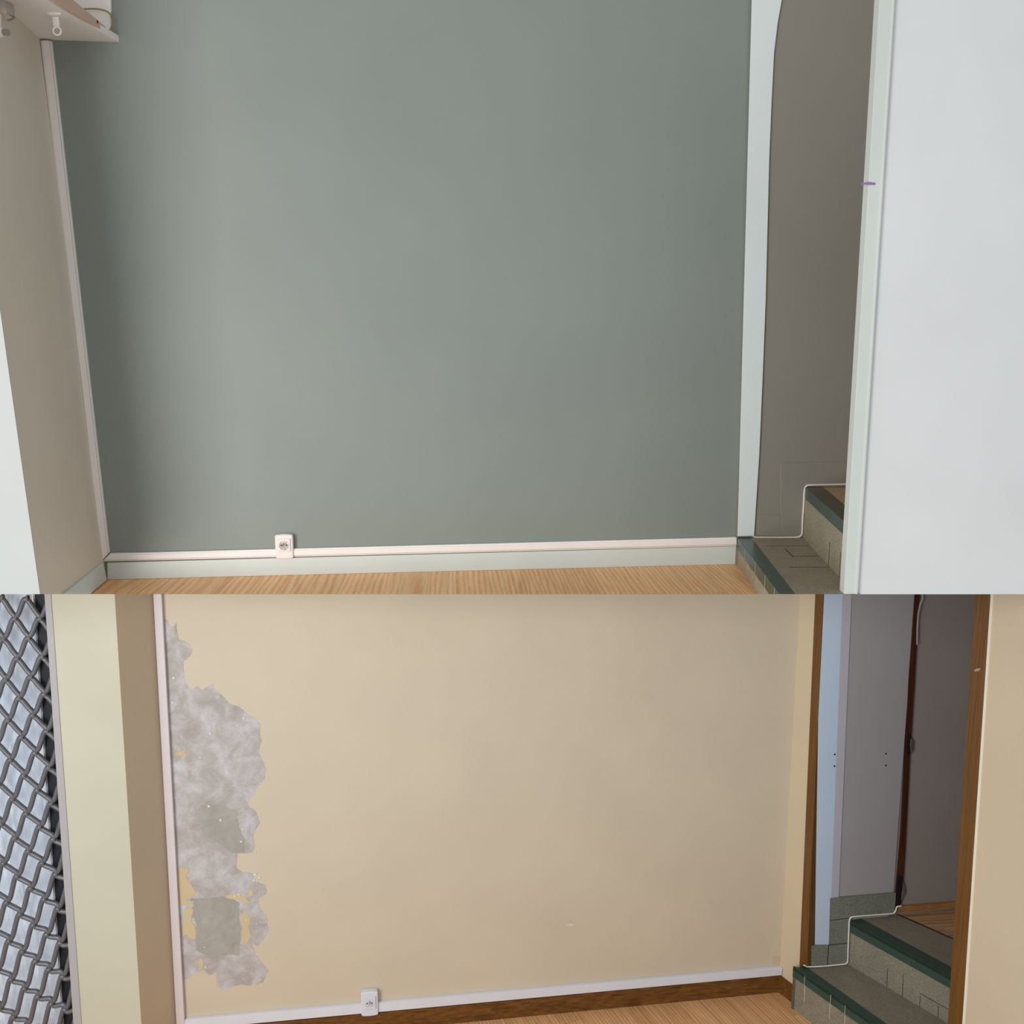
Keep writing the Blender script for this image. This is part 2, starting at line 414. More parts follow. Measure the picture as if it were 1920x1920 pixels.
mb = MB(); mb.lathe(onx(xb + 0.001, 183, 41), (1, 0, 0), [(0.006, -0.002), (0.006, 0.0006), (0.0001, 0.0006)], 12); obj('screw_hole', mb, M['black'], t)
# ring bracket on the underside
br = oz(104, 27, zb)
rb = MB(); rb.prism([br + Vector((-0.022, -0.02, 0)), br + Vector((0.03, -0.02, 0)), br + Vector((0.03, 0.03, 0)), br + Vector((-0.022, 0.03, 0))], (0, 0, -0.006))
fr = Plane((0, br.y + 0.0), (1, 0))
rb.prism([fr(97.5, 31), fr(109.5, 31), fr(111, 49), fr(100, 49)], (0, 0.006, 0))
brk = obj('ring_bracket', rb, M['plastic'], t, bevel=0.001)
c = fr(107, 58); rb = MB()
rad = 0.0145
rb.tube([c + Vector((rad * math.cos(a), 0, rad * math.sin(a))) for a in [i * math.pi / 12 for i in range(25)]], 0.0035, 8)
obj('pull_ring', rb, M['plastic'], brk, smooth=True)
sp = oz(-4, 6, zb)
t2 = thing('spotlight', 'small chrome spotlight under the shutter box, at the left frame edge', 'spotlight', sp)
mb = MB(); mb.lathe(sp, (0, 0, -1), [(0.0001, 0), (0.050, 0), (0.052, 0.006), (0.052, 0.042), (0.047, 0.046), (0.044, 0.040)], 36)
obj('housing', mb, M['chrome'], t2, smooth=False)
mb = MB(); mb.lathe(sp, (0, 0, -1), [(0.044, 0.040), (0.0001, 0.036)], 36); obj('lens', mb, M['socketwhite'], t2, smooth=True)
kp = Plane((0, LU(4, 62).y - 0.06), (1, 0))
kc = kp(4, 62)
t3 = thing('blind_knob', 'white knob with grey shank beside the chrome spotlight', 'knob', kc)
mb = MB(); mb.lathe(kp(-3, 60), (1, 0, 0), [(0.0001, -0.02), (0.016, -0.018), (0.019, -0.004), (0.018, 0.010), (0.012, 0.016), (0.0001, 0.016)], 24); obj('knob', mb, M['plastic'], t3, smooth=True)
mb = MB(); mb.tube([kp(-1, 60), kp(17, 61)], 0.0105, 20); obj('shank', mb, M['steel'], t3, label='grey metal shank')
mb = MB(); mb.tube([kp(-2, 58), kp(-4, 44), kp(-3, 26)], 0.010, 12); obj('arm', mb, M['plastic'], t3, smooth=True)
# loose wire
wr = WU.off(0.035)
mb = MB(); mb.tube(spline([wr(138, 19), wr(166, 16.5), wr(190, 18), wr(205, 25), wr(211, 40), wr(209, 51), wr(205, 58)], 8), 0.0032, 8)
tag(obj('earth_wire', mb, M['wire'], smooth=True), 'thin yellow green wire looping off the end of the shutter box', 'wire')

# right side: arch pier, stairwell wall, stairs, jamb and white wall
ZT = WU(1383, 1006).z
Ys = oz(1460, 1007.5, ZT).y
SWp = Plane((0, Ys), (1, 0))
mb = MB(); pb = Plane((0, Ys - 0.012), (1, 0))
arch = [(1414, 1005), (1424, 850), (1430.5, 700), (1436, 560), (1440, 400), (1442.5, 300), (1446.5, 200), (1451.5, 100), (1458, 45), (1466, 0), (1478, -50), (1500, -110), (1540, -160)]
pts = [pb(1383.5, 1005.5)] + [pb(*p) for p in arch] + [pb(1540, -260), pb(1417, -260)]
mb.prism(pts, (0, 0.010, 0)); struct('wall_upper_arch', mb, M['pier'], bevel=0.001)
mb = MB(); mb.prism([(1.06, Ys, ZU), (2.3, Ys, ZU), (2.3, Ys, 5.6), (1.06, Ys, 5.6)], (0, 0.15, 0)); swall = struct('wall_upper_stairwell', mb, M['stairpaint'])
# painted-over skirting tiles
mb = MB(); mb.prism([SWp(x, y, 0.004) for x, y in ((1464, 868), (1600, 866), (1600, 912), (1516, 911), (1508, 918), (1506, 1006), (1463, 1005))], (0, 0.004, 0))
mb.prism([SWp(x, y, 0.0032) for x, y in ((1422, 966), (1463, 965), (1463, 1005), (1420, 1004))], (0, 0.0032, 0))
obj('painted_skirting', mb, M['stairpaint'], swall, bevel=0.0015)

n1a, n1b = oz(1383.7, 1007, ZT), oz(1464, SEAM, ZT)           # lower nosing line
r2a, r2b = oz(1506.7, 1009, ZT), oz(1580.6, 1089.6, ZT)       # foot of the next riser
Z3 = Plane((0, r2a.y), (1, 0))(1512, 914).z
YE = n1b.y                                                     # where the first step stops
def ext(a, b, y): return a + (b - a) * ((y - a.y) / (b.y - a.y))
d1 = (n1b - n1a); k1 = d1.x / d1.y
X1 = lambda y: n1a.x + k1 * (y - n1a.y)
stairs = thing('staircase', 'tiled staircase with green nosings behind the white arch of the green room', 'stairs', (n1a.x, n1a.y, ZU), 'tiled staircases')
F_FRONT = 0.045
bott = lambda y: ZU if y >= YF else CZ - ROWSLOPE * y
ys = [Ys, YF, YE]
# riser face with sloping foot, 22 mm thick
def taper(mb):
    mb.v = [Vector((v.x, v.y, max(v.z, bott(v.y)))) for v in mb.v]; return mb
def riser1(z0f, z1, off, th, mb, mi=0):
    pts = [(X1(y) + off, y, z0f(y)) for y in ys] + [(X1(YE) + off, YE, z1), (X1(Ys) + off, Ys, z1)]
    mb.prism(pts, (th, 0, 0), mi)
mb = MB(); riser1(bott, ZT - 0.02, 0.002, 0.02, mb)
for px, py0, py1 in ((1396, 1045, 1098), (1410, 1066, 1110), (1425, 1088, SEAM - 1)):
    a = onxl = None
    y = oz(px, (py0), ZT - 0.03).y
    mb.prism([(X1(y) + 0.0015, y - 0.004, max(bott(y) + 0.001, ZT - 0.11)), (X1(y) + 0.0015, y + 0.004, max(bott(y) + 0.001, ZT - 0.11)), (X1(y) + 0.0015, y + 0.004, ZT - 0.02), (X1(y) + 0.0015, y - 0.004, ZT - 0.02)], (0.001, 0, 0), 1)
obj('riser', taper(mb), [M['terrazzo'], M['grout']], stairs)
# tread
tb_a, tb_b = oz(1409, 1008.6, ZT), oz(1491, SEAM, ZT)
kt = (tb_b.x - tb_a.x) / (tb_b.y - tb_a.y); XB = lambda y: tb_a.x + kt * (y - tb_a.y)
k2 = (r2b.x - r2a.x) / (r2b.y - r2a.y); X2 = lambda y: r2a.x + k2 * (y - r2a.y)
mb = MB(); mb.prism([(XB(Ys), Ys, ZT), (XB(YE), YE, ZT), (X2(YE) + 0.02, YE, ZT), (X2(Ys) + 0.02, Ys, ZT)], (0, 0, -0.018))
def joint(mb, pa, pb_, z, wdt=0.0022, mi=1):
    a, b = oz(*pa, z + 0.0006), oz(*pb_, z + 0.0006); s = (b - a).normalized().cross(Vector((0, 0, 1))) * wdt
    mb.prism([a + s, b + s, b - s, a - s], (0, 0, -0.0006), mi)
for pa, pb_ in (((1438, 1024), (1516, 1023)), ((1472, 1029), (1487, 1044)), ((1487, 1043), (1536, 1042)), ((1480, 1063.5), (1557, 1063))):
    joint(mb, pa, pb_, ZT)
obj('tread', taper(mb), [M['tread'], M['groutdark']], stairs)
# soffit under the first step
mb = MB(); mb.prism([(X1(YF) + 0.02, YF, ZU - 0.0), (X1(YE) + 0.02, YE, ZT - 0.006), (X1(YE) + 0.02, YE, ZT - 0.019), (X1(Ys) + 0.02, Ys, ZT - 0.019), (X1(Ys) + 0.02, Ys, ZU)], (0.2, 0, 0))
mb.v = [Vector((v.x, v.y, max(v.z, bott(v.y)))) for v in mb.v]
obj('step_core', mb, M['terrazzo'], stairs)
# nosing: top band and front band
mb = MB()
mb.prism([(X1(Ys) - 0.004, Ys, ZT + 0.001), (X1(YE) - 0.004, YE, ZT + 0.001), (XB(YE), YE, ZT + 0.001), (XB(Ys), Ys, ZT + 0.001)], (0, 0, -0.019))
fz = [ZT - 0.030, ZT - 0.030]
yq = (CZ - (ZT - 0.052)) / ROWSLOPE
mb.prism([(X1(Ys) - 0.005, Ys, ZT - 0.052), (X1(yq) - 0.005, yq, ZT - 0.052), (X1(YE) - 0.005, YE, ZT - 0.0005), (X1(Ys) - 0.005, Ys, ZT - 0.0005)], (0.012, 0, 0), 1)
for y in (4.20, 3.93, 3.70, 3.50):
    mb.prism([(X1(y) - 0.0056, y - 0.002, max(bott(y), ZT - 0.05)), (X1(y) - 0.0056, y + 0.002, max(bott(y), ZT - 0.05)), (X1(y) - 0.0056, y + 0.002, ZT), (X1(y) - 0.0056, y - 0.002, ZT)], (0.001, 0, 0), 2)
obj('nosing', taper(mb), [M['nosing'], M['nosingdark'], M['grout']], stairs, label='dark green tiled nosing')
YR = YE + 0.11
# second riser, nosing, landing
mb = MB()
mb.prism([(X2(Ys), Ys, ZT), (X2(YR), YR, ZT), (X2(YR), YR, Z3 - 0.02), (X2(Ys), Ys, Z3 - 0.02)], (0.02, 0, 0))
for px, py in ((1558, 1060), (1577, 1082)):
    y = oz(px, py, ZT).y
    mb.prism([(X2(y) - 0.0006, y - 0.0025, ZT), (X2(y) - 0.0006, y + 0.0025, ZT), (X2(y) - 0.0006, y + 0.0025, ZT + 0.10), (X2(y) - 0.0006, y - 0.0025, ZT + 0.10)], (0.001, 0, 0), 1)
obj('riser', mb, [M['terrazzo'], M['groutdark']], stairs)
m_a, m_b = oz(1512, 914.6, Z3), oz(1589, 981, Z3)
k3 = (m_b.x - m_a.x) / (m_b.y - m_a.y); X3 = lambda y: m_a.x + k3 * (y - m_a.y)
l_a, l_b = oz(1540, 910, Z3), oz(1591, 953, Z3)
k4 = (l_b.x - l_a.x) / (l_b.y - l_a.y); X4 = lambda y: l_a.x + k4 * (y - l_a.y)
mb = MB()
mb.prism([(X3(Ys), Ys, Z3), (X3(YR), YR, Z3), (X4(YR), YR, Z3), (X4(Ys), Ys, Z3)], (0, 0, -0.02))
mb.prism([(X3(Ys) - 0.003, Ys, Z3 - 0.052), (X3(YR) - 0.003, YR, Z3 - 0.052), (X3(YR) - 0.003, YR, Z3 - 0.001), (X3(Ys) - 0.003, Ys, Z3 - 0.001)], (0.014, 0, 0), 1)
obj('nosing', mb, [M['nosingbrown'], M['nosingdark']], stairs, label='dark green front with worn brown top')
mb = MB(); mb.prism([(X4(Ys), Ys, Z3), (X4(YR), YR, Z3), (1.99, YR, Z3), (1.99, Ys, Z3)], (0, 0, -0.02))
obj('landing', mb, M['oakhall'], stairs, label='oak laminate landing')
# the white cable along the stairs
cp = SWp.off(0.006)
path = [cp(1411, 1004), cp(1417, 1007.2), cp(1432, 1008), cp(1455, 1008), cp(1480, 1007.6), cp(1496, 1007), cp(1502, 1004), cp(1504, 998), cp(1505, 975), cp(1507, 945), cp(1508, 925), cp(1510, 914), cp(1515, 910), cp(1525, 909.4), cp(1560, 908.6), cp(1610, 907.5)]
mb = MB(); mb.tube(spline(path, 5), 0.0045, 8)
tag(obj('cable', mb, M['cord'], smooth=True), 'white cable clipped along the foot of the dark stairwell wall, upper stairs', 'cable', 'cables along the stairs')

# white jamb and white wall stand at the front end of the step
FW = Plane((0, YE + 0.012), (1, 0))
e = lambda x0, x1, y0=0, y1=SEAM: None
def strip(pl, l0, l1, r0, r1, dep, back):     # left edge top/bottom, right edge top/bottom (rows -40 and SEAM)
    mb = MB(); mb.prism([pl(l0, -40, dep), pl(l1, SEAM + 0.2, dep), pl(r1, SEAM + 0.2, dep), pl(r0, -40, dep)], (0, back, 0)); return mb
j = struct('door_1', strip(FW, 1651.5, 1582.5, 1678, 1605, 0.010, 0.05), M['jamb'], bevel=0.0015)
obj('architrave', strip(FW, 1676.5, 1603.0, 1680.5, 1608.5, 0.015, 0.015), M['jamb'], j, bevel=0.002)
struct('wall_upper_right', strip(FW, 1680, 1607, 2560, 2560, 0.0, 0.08), M['white'])
# latch plate, a violet reflection put into its metal colour
sp_ = FW.off(0.013)
mb = MB(); mb.prism([sp_(1613, 346), sp_(1618, 342.5), sp_(1629, 341), sp_(1641, 343), sp_(1641, 346.5), sp_(1629, 346.5)], (0, 0.003, 0)); mb2 = mb
M['violet'] = plain('violet reflection tinted metal', (176, 140, 190), 0.25, 0.6)
obj('strike_plate', mb2, M['violet'], j, label='small violet reflection tinted metal latch plate')

# unseen end wall added beyond the white wall to keep the stairwell dim
mb = MB(); mb.prism([(2.0, YE + 0.1, ZU + 0.17), (2.0, Ys, ZU + 0.17), (2.0, Ys, 5.6), (2.0, YE + 0.1, 5.6)], (0.1, 0, 0)); struct('added_wall_upper_stairwell_end', mb, M['stairpaint'])

# ================================================================== LOWER ROOM: the room before painting
A2 = oz(335, 1966, 0); B2 = oz(1460, 1858, 0)
WL = through(A2, B2)
H1 = 0.241
NA, NB = oz(1487, 1812, H1), oz(1640, 1920, H1)
WR = Plane(B2, (0.5, -0.866))
TOP = 1109.2                                    # walls run up into the ceiling
mb = MB(); mb.prism([(-2.9, 3.0, 0), (3.4, 3.0, 0), (3.4, 6.0, 0), (-2.9, 6.0, 0)], (0, 0, -0.1)); struct('floor_lower', mb, M['oakdull'])
mb = MB(); a = A2 - WL.d * 0.35; b = B2
ztop = ZU - 0.14
def upto(p): return Vector((p.x, p.y, CZ - ROWSLOPE * p.y + 0.012))
mb.prism([a, b, upto(b), upto(a)], WL.n * -0.15)
wlow = struct('wall_lower_back', mb, M['cream'])

# ---- bare plaster where the paint came off
def rough_poly(px, amp, step, seed):
    rnd = random.Random(seed); out = []
    for i in range(len(px)):
        (x0, y0), (x1, y1) = px[i], px[(i + 1) % len(px)]
        L = math.hypot(x1 - x0, y1 - y0); n = max(1, int(L / step))
        for k in range(n):
            t = k / n; s = amp if 0 < k else amp * 0.3
            out.append((x0 + (x1 - x0) * t + rnd.uniform(-s, s), y0 + (y1 - y0) * t + rnd.uniform(-s, s)))
    return out
edge = [(307, 1160), (315, 1164), (318, 1175), (325, 1175), (330, 1168), (331.5, 1185), (336, 1200), (346, 1202), (355, 1207.5), (360, 1221), (355, 1232), (345, 1238), (343, 1252), (346, 1275), (355, 1293), (361, 1292), (369, 1287), (377.5, 1295), (391, 1287), (398, 1282), (402, 1294), (415, 1303), (430, 1320), (449, 1326), (466, 1342), (477, 1346), (488, 1359), (486, 1376), (490, 1387), (484, 1412), (494, 1429), (498, 1444), (495.5, 1461), (481, 1477), (471.6, 1493.5), (464, 1505), (467, 1513), (479, 1520), (487, 1541), (479, 1556), (474, 1570), (477.6, 1587), (471.6, 1599), (445, 1601), (443, 1625), (452, 1635), (471.6, 1637), (479, 1654), (498, 1659), (500, 1675.5), (483.6, 1685), (486, 1702), (500, 1721), (503, 1745), (493, 1762), (483.6, 1774), (471.6, 1769), (479, 1790.5), (503, 1819), (493, 1841), (471.6, 1849), (452, 1846), (424, 1855), (416.5, 1857.6), (407, 1848), (404.5, 1824), (392.6, 1829), (383, 1819), (364, 1824), (354, 1834), (343.5, 1838)]
pts = rough_poly(edge, 1.1, 3.2, 3)
mb = MB(); mb.prism([WL(x, y, 0.0012) for x, y in pts], WL.n * -0.0012)
pp = obj('plaster_patch', mb, M['plaster'], wlow, label='bare grey plaster patch where the paint came off')
z6 = lambda l: [(280 + x * 0.2395, 1460 + y * 0.2395) for x, y in l]
def skin(name, px, mat, lift, amp=0.9, seed=1, label=None, step=3.0):
    mb = MB(); mb.prism([WL(x, y, lift) for x, y in rough_poly(px, amp, step, seed)], WL.n * -0.0009); return obj(name, mb, mat, pp, label=label)
skin('cement_filler', z6([(330, 935), (450, 940), (570, 922), (640, 935), (705, 975), (700, 1060), (712, 1180), (702, 1385), (640, 1378), (560, 1386), (440, 1380), (370, 1345), (355, 1230), (372, 1150), (350, 1090), (305, 1095), (310, 1040), (350, 985), (310, 965)]), M['cement'], 0.0022, 0.8, 5, 'darker square of grey cement filler')
skin('cement_filler', z6([(400, 215), (560, 205), (680, 250), (700, 370), (735, 450), (740, 575), (640, 580), (560, 520), (470, 470), (400, 400)]), M['cement'], 0.0020, 1.4, 6, 'darker blotch of grey cement filler')
skin('paint_remnant', z6([(225, 692), (300, 700), (312, 715), (285, 770), (330, 830), (358, 880), (345, 925), (300, 935), (290, 950), (350, 965), (330, 985), (240, 992), (236, 940), (225, 780)]), M['remnant'], 0.0024, 0.8, 7, 'yellow paint left at the wall corner')
skin('paint_remnant', z6([(300, 1000), (345, 1030), (330, 1110), (360, 1160), (365, 1250), (330, 1260), (290, 1220), (262, 1240), (258, 1130), (290, 1090), (262, 1050)]), M['remnant'], 0.0024, 1.2, 8)
skin('paint_remnant', z6([(715, 1060), (760, 1050), (800, 1090), (775, 1160), (800, 1230), (760, 1300), (720, 1290), (725, 1180)]), M['remnant'], 0.0024, 1.5, 9)
skin('paint_remnant', z6([(590, 915), (690, 900), (745, 925), (790, 975), (740, 978), (690, 950), (610, 938)]), M['remnant'], 0.0026, 1.0, 10)
skin('paint_remnant', z6([(405, 1400), (425, 1440), (420, 1490), (395, 1480), (375, 1430)]), M['remnant'], 0.0024, 0.8, 11)
skin('paint_remnant', [(328, 1412), (336, 1408), (345, 1408), (350, 1414), (352, 1418), (340, 1418), (331, 1416)], M['remnant'], 0.0024, 0.7, 12)
skin('paint_remnant', [(401, 1369), (406, 1368), (408, 1374), (403, 1376)], M['remnant'], 0.0024, 0.6, 13)
skin('paint_remnant', z6([(775, 870), (800, 865), (815, 910), (790, 925), (770, 905)]), M['remnant'], 0.0026, 0.9, 21)
mb = MB()
rnd = random.Random(11)
fl = [(325, 1271, 2.2), (323, 1317, 2.0), (394, 1375, 2.2), (375, 1420, 1.8), (457, 1347, 1.8), (445, 1361, 1.3), (391, 1512, 2.3), (413, 1538, 2.2), (452, 1578, 2.4), (455, 1555, 1.6), (478, 1640, 2.6), (486, 1645, 2.2), (476, 1650, 1.8), (383, 1776, 1.4), (385, 1813, 1.8), (330, 1322, 1.2), (340, 1380, 1.0), (447, 1677, 2.0), (440, 1680, 1.6), (458, 1710, 1.6), (462, 1725, 1.4), (354, 1325, 1.0), (500, 1840, 1.3)]
fl += [(rnd.uniform(325, 480), rnd.uniform(1320, 1600), rnd.uniform(0.4, 0.9)) for _ in range(40)]
fl += [(rnd.uniform(462, 496), rnd.uniform(1640, 1765), rnd.uniform(0.5, 1.3)) for _ in range(30)]
for x, y, r in fl:
    mb.prism([WL(x + r * rnd.uniform(0.6, 1.3) * math.cos(k * 1.05), y + r * rnd.uniform(0.6, 1.2) * math.sin(k * 1.05), 0.0034) for k in range(6)], WL.n * -0.0012)
fo = obj('plaster_flecks', mb, M['fleck'], pp, label='white plaster flecks'); fo['kind'] = 'stuff'
mb = MB(); mb.prism([WL(x, y, 0.0006) for x, y in ((1450, 1793), (1466, 1792), (1464.5, 1813), (1449, 1815))], WL.n * -0.0006)  # tan square added for a blurred edit mark, no repair of the wall
obj('edit_mark_square', mb, M['creamtan'], wlow, label='tan square standing in for a blurred edit mark')
mb = MB(); mb.prism([WL(x, y, 0.0008) for x, y in ((1062, 1734.5), (1071, 1733), (1077, 1734), (1070, 1736))], WL.n * -0.0008); obj('paint_chip', mb, M['fleck'], wlow)

# trunking, socket, skirting of the lower room
LW = (M['plasticcool'], M['plasticcoolline'])
trunking(WL, ((287, TOP), (331, 1925)), ((303, TOP), (347, 1925)), 0, (M['plasticwarm'], M['plasticline']), 'upright white cable trunking beside the bare plaster patch', groove=False)
trunking(WL, ((347, 1912), (1467, 1814)), ((345, 1930.5), (1465, 1828)), 0, LW, 'level white cable trunking above the dark wooden skirting board', groove=False)
socket(WL, 0, 1853, 1896, 678, 709.5, (M['socketcool'],), 'white wall socket on the trunking of the cream wall', 0.034, 0.1)
def boardz(pl, a, b, h, dep, mat, name):
    mb = MB(); mb.box(a + pl.n * dep, b - a, (0, 0, h), pl.n * -dep); return struct(name, mb, mat, bevel=0.002)
hb = WL(1200, 1850).z
boardz(WL, A2 - WL.d * 0.05, B2.copy(), hb - 0.003, 0.012, M['darkwood'], 'baseboard_lower_back')
boardz(WR, B2.copy(), B2 + WR.d * 0.16, hb - 0.003, 0.010, M['darkwood'], 'baseboard_lower_right')

# right wall of the lower room with its doorway
mb = MB(); cz = lambda p: CZ - ROWSLOPE * p.y + (0.012 if p.y > YF else -0.0005)
def wrpoly(x0t, x0b, x1t, x1b, bottom0, bottom1):
    return [WR(x0b, bottom0), WR(x1b, bottom1), WR(x1t, TOP if WR(x1t, TOP).y > YF else SEAM + 0.3), WR(x0t, TOP if WR(x0t, TOP).y > YF else SEAM + 0.3)]
P0 = B2.copy(); Pj = WR(1500, 1811); Pt_ = WR(1528.5, SEAM)
mb.prism([P0, Vector((Pj.x, Pj.y, 0)), Pj, WR(1529, TOP), upto(P0)], WR.n * -0.10)
wr1 = struct('wall_lower_right', mb, M['creamright'])
mb = MB(); mb.prism([WR(1806, 1990), WR(1860.5, SEAM + 0.3), WR(2260, SEAM + 0.3), WR(2260, 1990)], WR.n * -0.10)
struct('wall_lower_right_front', mb, M['creamfront'])
d2 = bpy.data.objects.new('door_2', None); COL.objects.link(d2); d2.location = (Pj.x, Pj.y, H1); d2['kind'] = 'structure'
def wrs(l0, l1, r0, r1, yb, dep, th, ytop):
    mb = MB(); mb.prism([WR(l0, ytop, dep), WR(l1, yb, dep), WR(r1, yb, dep), WR(r0, ytop, dep)], WR.n * -th); return mb
obj('jamb', wrs(1528.5, 1498.5, 1544, 1513, 1812, 0.006, 0.11, TOP), M['frameL'], d2, bevel=0.002)
obj('rebate', wrs(1543, 1512.5, 1547, 1517, 1812, -0.01, 0.09, TOP), M['darkbrown'], d2, label='dark inner edge of the left jamb')
obj('jamb', wrs(1828, 1774, 1857, 1801, 1960, 0.006, 0.11, SEAM + 0.4), M['frameL'], d2, bevel=0.002)
obj('paint_edge', wrs(1856.8, 1800.8, 1862.5, 1806.5, 1960, 0.004, 0.02, SEAM + 0.4), M['edge'], d2, label='cream painted edge along the right jamb')
sq = WR.off(0.009)
mb = MB(); mb.prism([sq(1826, 1257.5), sq(1830, 1254), sq(1838, 1252.5), sq(1838.5, 1255), sq(1834, 1258.5), sq(1828, 1259.5)], WR.n * -0.004)
obj('strike_plate', mb, M['steel'], d2, label='small steel latch plate')

# hall beyond the doorway
HW = Plane(oz(1516, 1812, H1), (0.464, 0.070))
mb = MB(); a = HW.p + HW.d * 0.03; b = HW(1690, 1690); c2 = HW.p + HW.d * 1.7
mb.prism([Vector((a.x, a.y, 0)), Vector((c2.x, c2.y, 0)), Vector((c2.x, c2.y, ZU - 0.1)), Vector((a.x, a.y, ZU - 0.1))], HW.n * -0.12)
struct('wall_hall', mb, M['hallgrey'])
def hwp(px, dep, th, n=HW.n):
    mb = MB(); mb.prism([HW(x, y, dep) for x, y in px], n * -th); return mb
# doorway daylight on its left end, put into pale paint on narrow facets
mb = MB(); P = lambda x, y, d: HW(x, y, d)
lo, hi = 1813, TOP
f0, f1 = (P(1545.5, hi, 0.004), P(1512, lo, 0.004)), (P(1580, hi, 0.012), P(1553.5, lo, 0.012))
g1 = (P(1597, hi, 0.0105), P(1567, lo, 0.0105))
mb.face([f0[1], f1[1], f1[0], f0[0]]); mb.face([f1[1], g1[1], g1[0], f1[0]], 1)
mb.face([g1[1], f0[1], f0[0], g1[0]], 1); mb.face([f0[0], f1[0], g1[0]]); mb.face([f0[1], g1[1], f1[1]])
struct('wall_hall_daylight_strip', mb, [M['daylightstrip'], M['daylightfringe']])
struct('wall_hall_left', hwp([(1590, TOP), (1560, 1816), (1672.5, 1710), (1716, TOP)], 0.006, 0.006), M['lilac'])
H2 = 0.491
# tiled skirting stepping up with the stairs
mb = hwp([(1514, 1774), (1554.5, 1772), (1557, 1684.5), (1680, 1674.5), (1677, 1714), (1597, 1722), (1590, 1809), (1512, 1815)], 0.016, 0.016)
for px in ([(1553, 1772), (1554.6, 1772), (1552, 1811), (1550.5, 1811)], [(1554, 1771.5), (1592, 1767.5), (1592, 1769), (1554, 1773)], [(1556, 1725), (1594, 1721), (1594, 1722.2), (1556, 1726.2)]):
    mb.prism([HW(x, y, 0.0168) for x, y in px], HW.n * -0.001, 1)
struct('baseboard_hall', mb, [M['skirttile'], M['groutdark']], bevel=0.0)
d3 = struct('door_3', hwp([(1716, TOP), (1725, TOP), (1715, 1280), (1706, 1420), (1697, 1600), (1691, 1690), (1686, 1702), (1678, 1702), (1680, 1675), (1690, 1560), (1704, 1280)], 0.012, 0.012), M['darkbrown'])
def chip(px, dep=0.016):
    return hwp(px, dep, 0.004)
obj('hinge', chip([(1708.5, 1385), (1713, 1389), (1713, 1396), (1710.5, 1396), (1712.5, 1399), (1712, 1410), (1708, 1411), (1707, 1398)]), M['steel'], d3, bevel=0.001)
obj('hinge', chip([(1694, 1655), (1696.5, 1664), (1697, 1675), (1693, 1684), (1690, 1690), (1690.5, 1678), (1692.5, 1668)]), M['steel'], d3, bevel=0.001)
obj('chipped_plaster', hwp([(1731, TOP), (1731.5, 1124), (1727.5, 1133), (1723.5, 1150), (1721.5, 1178), (1721, 1210), (1719, 1208), (1719.5, 1176), (1721.5, 1150), (1725, 1133), (1729.5, 1122), (1729.5, TOP)], 0.017, 0.006), M['chipped'], d3, label='chipped pale plaster edge')
obj('hinge_slot', chip([(1702, 1372), (1708.8, 1382), (1707.5, 1398), (1707.5, 1412), (1704, 1420), (1700.5, 1412)], 0.0135), M['black'], d3)
obj('hinge_slot', chip([(1684, 1640), (1692.5, 1644), (1691.5, 1660), (1692, 1672), (1688, 1698), (1679, 1703), (1681, 1675)], 0.0135), M['black'], d3)
mb = hwp([(1684.5, 1700.5), (1800, 1691), (1800, 1701.5), (1682, 1711)], 0.014, 0.014)
struct('baseboard_landing', mb, M['tanwood'])
# four wall plugs
for x, y, l in ((1565, 1414.5, 'upper left dark screw hole in the lilac hall wall'), (1564.5, 1436.5, 'lower left dark screw hole in the lilac hall wall'), (1661, 1413, 'upper right dark screw hole in the lilac hall wall'), (1661, 1435, 'lower right dark screw hole in the lilac hall wall')):
    mb = MB(); mb.lathe(HW(x, y, 0.0125 if x < 1600 else 0.006), HW.n, [(0.0045, 0), (0.0045, 0.0012), (0.0001, 0.0012)], 10)
    tag(obj('wall_plug', mb, M['black']), l, 'wall plug', 'screw holes in the hall wall')

# lower stairs
st = thing('staircase', 'grey tiled staircase with green nosings beyond the brown door frame', 'stairs', (NA.x, NA.y, 0), 'tiled staircases')
nd = (NB - NA).normalized(); nn = Vector((nd.y, -nd.x, 0)) * -1           # along the nosing; nn away into the stairs
if nn.x < 0: nn = -nn
L1 = 1.5
R2a, R2b = oz(1590, 1808, H1), oz(1759.6, 1914, H1)
N2a, N2b = oz(1594.5, 1726, H2), oz(1780, 1822, H2)
T1a, T1b = oz(1516, 1815.7, H1), oz(1659, 1917, H1)
T2a, T2b = oz(1614, 1721.5, H2), oz(1781, 1806, H2)
La, Lb = oz(1681, 1713.6, H2), oz(1786, 1760, H2)
dd = ((R2b - R2a).normalized() + (N2b - N2a).normalized()).normalized()     # the second step's edges run parallel
N2a = N2a - nn * 0.008
R2b, N2b, T2b = R2a + dd, N2a + dd, T2a + dd
T2k, Lak = T2a - HW.n * 0.06, La - HW.n * 0.06
def far(a, b, L=0.85): return a + (b - a).normalized() * L
def up(p, z): return Vector((p.x, p.y, z))
back = (lambda p: p)
mb = MB(); a, b = NA + nn * 0.003, far(NA, NB) + nn * 0.003
mb.prism([up(a, 0), up(b, 0), up(b, H1 - 0.02), up(a, H1 - 0.02)], nn * 0.02)
mb.prism([up(a, 0), up(a + nn * 0.02, 0), up(a + nn * 0.02, H1 - 0.02), up(a, H1 - 0.02)], nd * 0.02)
